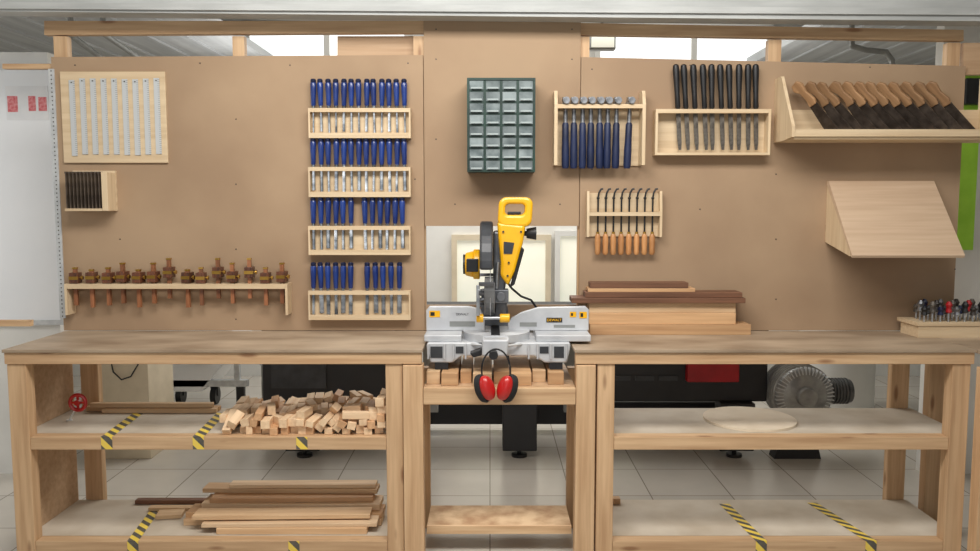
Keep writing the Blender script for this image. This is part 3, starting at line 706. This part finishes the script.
P("handle", loop(rr(.033, .188, 1.52, 1.655, .035), rr(.064, .152, 1.575, 1.625, .018), -.38, -.31), yellow, bevel=.012, label="yellow loop handle")
P("trigger", B().box(.08, .14, -.36, -.325, 1.5755, 1.59), black, bevel=.003)
P("side_grip", B().cyl((.154, -.32, 1.49), (.17, -.32, 1.49), .012).cyl((.168, -.32, 1.49), (.212, -.32, 1.49), .022, .03), black, smooth=True)
P("motor_housing", B().cyl((-.047, -.28, 1.345), (-.078, -.28, 1.345), .070, n=28).cyl((-.077, -.28, 1.345), (-.115, -.28, 1.345), .062, .052, n=28), yellow, smooth=True, bevel=.006)
P("motor_vent", B().box(-.108, -.054, -.356, -.33, 1.315, 1.375), black, bevel=.003)
P("motor_cap", B().cyl((-.1155, -.28, 1.345), (-.125, -.28, 1.345), .046, n=24), black)
P("clamp_knob", B().cyl((-.062, -.375, 1.105), (-.03, -.375, 1.105), .02), yellow, smooth=True, bevel=.003)
P("clamp_knob", B().cyl((.045, -.375, 1.105), (.09, -.375, 1.105), .02), yellow, smooth=True, bevel=.003)
P("clamp_rod", B().cyl((-.03, -.375, 1.105), (.045, -.375, 1.105), .008), steel, smooth=True)
P("head_link", B().prism([(.0225, 1.10), (.07, 1.10), (.085, 1.205), (.0225, 1.209)], 'y', -.32, -.20), gearalu, bevel=.006)
pts = [Vector((.07, -.2, 1.27)), Vector((.105, -.17, 1.22)), Vector((.15, -.15, 1.18)), Vector((.20, -.14, 1.16)), Vector((.24, -.12, 1.10)), Vector((.23, -.10, 1.04))]
P("power_cord", B().tube(pts, .0055), black, smooth=True)

# ------------------------------------------------------------------ ear muffs hanging from the saw knob
yE = -.58
em = root("ear_muffs", (.025, yE, .76), "red ear defenders with black headband hanging from the saw", "ear muffs")
ex0 = .026
for sgn in (-1, 1):
    cx = ex0 + sgn * .045; cz = .832
    R = Matrix.Translation((cx, yE - .02, cz)) @ Matrix.Rotation(math.radians(sgn * 18), 4, 'Y') @ Matrix.Rotation(math.radians(-sgn * 50), 4, 'Z') @ Matrix.Diagonal((.72, 1, 1.18, 1))
    A = R @ Matrix.Rotation(math.pi / 2, 4, 'X')
    B().lathe([(.046, 0), (.048, .012), (.043, .026), (.028, .035), (.011, .037)], A, n=24).done("ear_cup", red, em, smooth=True)
    B().lathe([(.038, -.036), (.052, -.030), (.055, -.014), (.049, -.0005)], A, n=24).done("ear_cushion", rubber, em, smooth=True)
pts = []
for i in range(17):
    a = math.pi * i / 16; pts.append((ex0 - .062 * math.cos(a), yE, .905 + .094 * math.sin(a)))
pts = [(ex0 - .058, yE - .01, .84)] + pts + [(ex0 + .058, yE - .01, .84)]
B().tube(pts, .0038).done("headband", black, em, smooth=True)

# ------------------------------------------------------------------ items on shelves
xd, yd = Zp(748, 419, ZS)
B().cyl((xd, -.228, ZS + .0008), (xd, -.228, ZS + .012), .215, n=64).done("round_board", mat("pale_round_board", S(230, 216, 194), S(220, 204, 180), rough=.7), label="pale round board disc lying on the shelf", category="disc")
xa, za = W(79, 402, -.25)
rw = root("cord_reel", (xa - .04, -.25, ZS), "small red reel on a thin white stick standing on the shelf", "reel")
B().ring(.037, .009, Matrix.Translation((xa, -.26, za)) @ RX).box(xa - .034, xa + .034, -.264, -.256, za - .005, za + .005).box(xa - .005, xa + .005, -.264, -.256, za - .034, za + .034).cyl((xa, -.272, za), (xa, -.248, za), .014).done("wheel", red, rw, smooth=True)
B().cyl((xa, -.244, za), (xa - .055, -.24, ZS + .004), .0045, n=8).cyl((xa - .055, -.24, ZS + .0005), (xa - .055, -.24, ZS + .006), .014).done("stick", white_paint, rw)
GS = "long sticks on the upper shelf"
for a, b, y, z, m in ((80, 215, -.05, 0, oakx), (96, 212, -.09, 0, paleplank), (84, 208, -.07, .0225, paleplank)):
    x0 = X(a, y); x1 = X(b, y); B().box(x0, x1, y - .016, y + .016, ZS + .0015 + z, ZS + .0225 + z).done("wood_stick", m, label="long thin timber stick lying at the rear of the shelf", category="stick", group=GS, bevel=.001)
GL = "planks on the lowest shelf"
def lp(a, b, y0, y1, z0, z1, m, rz=0, lab="rough timber plank lying on the lowest shelf"):
    y = (y0 + y1) / 2; x0 = (a - 490) / F * (y - CY) / .97; x1 = (b - 490) / F * (y - CY) / .97
    o = B().box(x0, x1, y0, y1, ZL + z0, ZL + z1).done("wood_plank", m, label=lab, category="plank", group=GL, bevel=.002); o.rotation_euler.z = math.radians(rz); return o
lp(219, 368, -.44, -.35, .001, .030, paleplank)
lp(188, 383, -.34, -.22, .001, .030, paleplank)
lp(215, 376, -.20, -.08, .001, .030, oakx)
lp(205, 378, -.43, -.33, .0305, .048, blockw, .8)
lp(190, 384, -.32, -.20, .0305, .055, oakx, -.6)
lp(225, 380, -.19, -.08, .0305, .055, paleplank)
lp(196, 371, -.40, -.30, .0555, .075, paleplank, 1.4)
lp(206, 382, -.28, -.15, .0555, .083, blockw, -1.2)
lp(214, 374, -.26, -.16, .0835, .106, darkblock, 1.5)
lp(206, 379, -.20, -.11, .1065, .128, paleplank, -1.0)
lp(232, 377, -.19, -.12, .1285, .146, blockw, .6)
lp(137, 212, -.07, -.03, .001, .022, walnut, 0, "thin dark stick lying on the lowest shelf")
lp(150, 206, -.16, -.12, .001, .018, paleplank, 0, "thin pale stick lying on the lowest shelf")
lp(158, 183, -.26, -.18, .001, .02, paleplank, 8, "thin pale stick lying on the lowest shelf")
plank(.57, .66, -.07, -.03, ZL + .001, ZL + .03, oakx, "short timber offcut on the lowest shelf", GL)

# ------------------------------------------------------------------ rear room machinery
mc = root("machine_bench", (.1, 1.3, 0), "long black steel machine on levelling feet standing behind the wall", "machine")
B().box(.72, 1.78, 1.05, 1.75, .36, .93).done("cabinet", blackm, mc, bevel=.01)
B().box(-1.46, -.62, 1.05, 1.75, .36, .93).done("cabinet", blackm, mc, bevel=.01)
B().box(-1.46, 1.78, 1.15, 1.7, .80, .93).done("beam", blackm, mc)
B().box(-1.4, 1.7, 1.6, 1.68, .06, .22).done("beam", blackm, mc)
for sx in (-.45, .5): B().box(sx, sx + .10, 1.3, 1.36, .225, .80).done("brace", greym, mc)
for lx in (-1.2, .19, 1.58):
    B().box(lx - .11, lx + .11, 1.0, 1.14, .05, .80 if abs(lx - .19) < .01 else .36).done("leg", blackm, mc, bevel=.006)
    B().cyl((lx, 1.06, 0), (lx, 1.06, .018), .05).cyl((lx, 1.06, .017), (lx, 1.06, .052), .014).done("levelling_foot", black, mc, smooth=True)
B().box(1.25, 1.58, .99, 1.049, .50, .70).done("control_box", redm, mc, bevel=.008, label="red enamelled control box")
for i in range(3): B().box(.78 + i * .15, .90 + i * .15, 1.04, 1.0495, .50, .53).done("vent_plate", guardm, mc)
B().box(-1.40, -1.05, 1.04, 1.0495, .45, .80).done("cover_plate", guardm, mc)
bx, bz = 1.97, .43
bw = root("blower", (bx, 1.0, 0), "silver ribbed side channel blower with grey motor on the floor", "blower")
A = Matrix.Translation((bx, 1.0, bz)) @ RX
prof = [(.15, -.16)]
for i in range(7): prof += [(.188, -.15 + i * .03), (.19, -.135 + i * .03), (.178, -.132 + i * .03), (.178, -.123 + i * .03)]
prof += [(.17, .075), (.12, .10), (.05, .11)]
B().lathe(prof, A, n=40).done("casing", silverg, bw, smooth=True)
q = B()
for i in range(44):
    a = 2 * math.pi * i / 44; M = Matrix.Translation((bx, .92, bz)) @ Matrix.Rotation(a, 4, 'Y'); q.box(.075, .182, -.012, .02, -.003, .003, M)
q.done("fins", steel_light, bw)
B().cyl((bx, .86, bz), (bx, .895, bz), .06, .065, n=28).done("hub", silverg, bw, smooth=True, bevel=.004)
B().prism([(bx - .15, 0), (bx + .15, 0), (bx + .08, .26), (bx - .08, .26)], 'y', 1.0, 1.1).done("foot", blackm, bw)
q = B().cyl((bx + .17, 1.10, bz - .01), (bx + .36, 1.10, bz - .01), .075, n=24)
for i in range(8): q.cyl((bx + .19 + i * .02, 1.10, bz - .01), (bx + .198 + i * .02, 1.10, bz - .01), .085, n=24)
q.done("motor", dgrey, bw, smooth=True)
dc = root("dust_collector", (2.72, 2.2, 0), "white round dust collector drum standing behind the bench", "machine")
B().cyl((2.72, 2.2, .04), (2.72, 2.2, .75), .28, n=40).done("drum", white_paint, dc, smooth=True)
B().cyl((2.72, 2.2, .75), (2.72, 2.2, .80), .29, n=40).done("lid", greym, dc, smooth=True)
B().cyl((2.72, 2.2, 0), (2.72, 2.2, .04), .24, n=24).done("base", blackm, dc)
cb = root("storage_box", (-2.3, 1.2, 0), "cream storage box with hanging black cable on the floor", "box")
B().box(-2.5, -2.17, 1.0, 1.4, .0, .70).done("body", cream, cb, bevel=.004)
B().box(-2.51, -2.16, .99, 1.41, .701, .73).done("lid", plyd, cb, bevel=.003)
B().tube([(-2.20, .985, .70), (-2.22, .98, .62), (-2.27, .98, .54), (-2.33, .98, .52), (-2.38, .98, .57), (-2.40, .98, .69)], .0045).done("hanging_cable", black, cb, smooth=True)
tx = -2.25
tr = root("machine_trolley", (tx, 2.2, 0), "white enamelled machine trolley with sloping side and castors", "machine")
B().prism([(tx - .30, .20), (tx + .05, .20), (tx + .30, .52), (tx + .30, .85), (tx - .30, .85)], 'y', 2.0, 2.5).done("housing", whitegloss, tr, bevel=.01)
B().prism([(tx - .02, .42), (tx + .12, .42), (tx + .20, .54), (tx + .20, .62), (tx - .02, .62)], 'y', 1.992, 1.999).done("side_hatch", greym, tr)
B().box(tx - .34, tx + .40, 2.0, 2.05, .24, .289).done("base_frame", steel_light, tr)
B().box(tx + .30, tx + .34, 2.005, 2.045, .29, .55).done("post", steel_light, tr)
for ex, ey in ((tx - .28, 2.03), (tx + .34, 2.03), (tx - .28, 2.44), (tx + .0, 2.44)):
    B().cyl((ex - .022, ey, .07), (ex + .022, ey, .07), .07, n=20).box(ex - .03, ex + .03, ey - .02, ey + .02, .07, .1995 if ey > 2.1 else .239).done("castor", black, tr, smooth=True)
vx, vy = -1.62, 2.15
vc = root("shop_vacuum", (vx, vy, 0), "grey wheeled shop vacuum standing on the floor", "vacuum cleaner")
B().cyl((vx, vy, .06), (vx, vy, .46), .16, n=32).done("drum", silverg, vc, smooth=True)
B().lathe([(.165, .461), (.17, .50), (.17, .54), (.12, .62), (.05, .64)], Matrix.Translation((vx, vy, 0)), n=28).done("lid", greym, vc, smooth=True)
B().ring(.165, .008, Matrix.Translation((vx, vy, .40))).done("band", steel_light, vc, smooth=True)
for a, b in ((-.11, -.10), (.11, -.10), (0, .14)): B().cyl((vx + a - .02, vy + b, .035), (vx + a + .02, vy + b, .035), .035).done("wheel", black, vc, smooth=True)

# ------------------------------------------------------------------ offcut pile (settled by physics)
sizes = [(.12, .036, .030), (.10, .038, .034), (.14, .036, .028), (.085, .040, .036), (.13, .034, .032)]
meshes = []
for i, (L, w, h) in enumerate(sizes):
    q = B().box(-L / 2, L / 2, -w / 2, w / 2, -h / 2, h / 2)
    bmesh.ops.bevel(q.bm, geom=list(q.bm.edges), offset=.0008, segments=1, affect='EDGES')
    me = bpy.data.meshes.new("wood_offcut"); q.bm.to_mesh(me); q.bm.free(); me.materials.append(darkblock if i == 4 else blockw); meshes.append(me)
blocks = []
xa = Zp(219, 436, ZS)[0]; xb = -.468
i = 0; cw = (xb - xa - .01) / 5
for layer in range(14):
    ncl = 5 if layer < 5 else 4
    x00 = xa + .005 if ncl == 5 else xa + .005 + cw * (.55 + .12 * (layer % 3))
    for cx_ in range(ncl):
        for cy_ in range(3):
            if cx_ == 0 and 1 < layer < 5: continue
            if layer >= 9 and cx_ in (0, 3): continue
            if layer >= 9 and (cx_ + cy_ + layer) % 3 == 0: continue
            o = bpy.data.objects.new("wood_offcut", meshes[(i * 3 + layer) % 5]); COL.objects.link(o)
            tag(o, "short pale timber offcut block in the heap on the shelf", "wood block", "timber offcuts heaped on the shelf")
            o.location = (x00 + (cx_ + .5) * cw + (.02 if layer % 2 else -.02) * (0 < cx_ < ncl - 1), -.47 + (cy_ + .5) * .14, ZS + .05 + layer * .085)
            o.rotation_euler = (random.uniform(-.5, .5), random.uniform(-.25, .25), 1.57 + random.gauss(0, .32))
            blocks.append(o); i += 1
try:
    temps = []
    for bx_ in ((-2.2, -.30, -.6, .1, ZS - .2, ZS + .0005), (-2.2, -.3, -.035, .1, ZS - .1, ZS + 3), (xb, xb + .1, -.6, .1, ZS - .1, ZS + 3), (-2.2, -.3, -.62, -.495, ZS - .1, ZS + 3), (xa - .2, xa - .02, -.6, .1, ZS - .1, ZS + 3)):
        t = B().box(*bx_).done("tmp", chip); temps.append(t)
    bpy.ops.rigidbody.world_add()
    rwd = scene.rigidbody_world; rwd.substeps_per_frame = 15; rwd.solver_iterations = 30
    try: rwd.point_cache.frame_end = 200
    except Exception: pass
    for o in temps + blocks:
        bpy.context.view_layer.objects.active = o
        for s in bpy.context.selected_objects: s.select_set(False)
        o.select_set(True)
        bpy.ops.rigidbody.object_add()
        rb = o.rigid_body; rb.type = 'PASSIVE' if o in temps else 'ACTIVE'
        rb.collision_shape = 'CONVEX_HULL' if o in temps else 'BOX'; rb.friction = .45; rb.restitution = .0; rb.use_margin = True; rb.collision_margin = .0005
        if o in blocks: rb.linear_damping = .05; rb.angular_damping = .15
    for f in range(1, 140): scene.frame_set(f)
    dg = bpy.context.evaluated_depsgraph_get()
    mats = [o.evaluated_get(dg).matrix_world.copy() for o in blocks]
    for o in temps + blocks:
        bpy.context.view_layer.objects.active = o
        for s in bpy.context.selected_objects: s.select_set(False)
        o.select_set(True); bpy.ops.rigidbody.object_remove()
    bpy.ops.rigidbody.world_remove()
    scene.frame_set(1)
    for o, M in zip(blocks, mats):
        o.matrix_world = M
        if M.translation.z < ZS - .01 or M.translation.y < -.52 or M.translation.z > ZT - .13 or M.translation.x < xa - .03: bpy.data.objects.remove(o)
    for t in temps: bpy.data.objects.remove(t)
except Exception as ex:
    print("SIM FAILED", ex)

# ------------------------------------------------------------------ lights
def area(name, loc, rot, sx, sy, p, col=(1, 1, 1)):
    l = bpy.data.lights.new(name, 'AREA'); l.shape = 'RECTANGLE'; l.size = sx; l.size_y = sy; l.energy = p; l.color = col
    o = bpy.data.objects.new(name, l); COL.objects.link(o); o.location = loc; o.rotation_euler = rot; return o
area("ceiling_light", (0, -1.8, 3.2), (math.radians(20), 0, 0), 2.8, .8, 112, (1, .975, .94))
area("window_light", (-.8, -5.6, 2.0), (math.radians(85), 0, 0), 4, 2.0, 26, (.97, .99, 1))
area("rear_fill", (0, 2.1, 2.8), (0, 0, 0), 3.2, 1.6, 72, (1, .98, .95))  # unseen fill added to brighten the rear room
area("rear_up_fill", (0, 2.4, 2.55), (math.pi, 0, 0), 4.5, 1.0, 22, (1, .99, .97))  # upward fill added to lift the rear ceiling, no lamp hangs there
area("whiteboard_fill", (-4.6, -.6, 1.9), (0, math.radians(-90), math.radians(50)), 1.6, 1.4, 16, (.96, .98, 1))  # fill added at front left to brighten the whiteboard, no window there
w = bpy.data.worlds.new("world"); scene.world = w; w.use_nodes = True
w.node_tree.nodes["Background"].inputs[0].default_value = (.94, .97, 1, 1); w.node_tree.nodes["Background"].inputs[1].default_value = .24
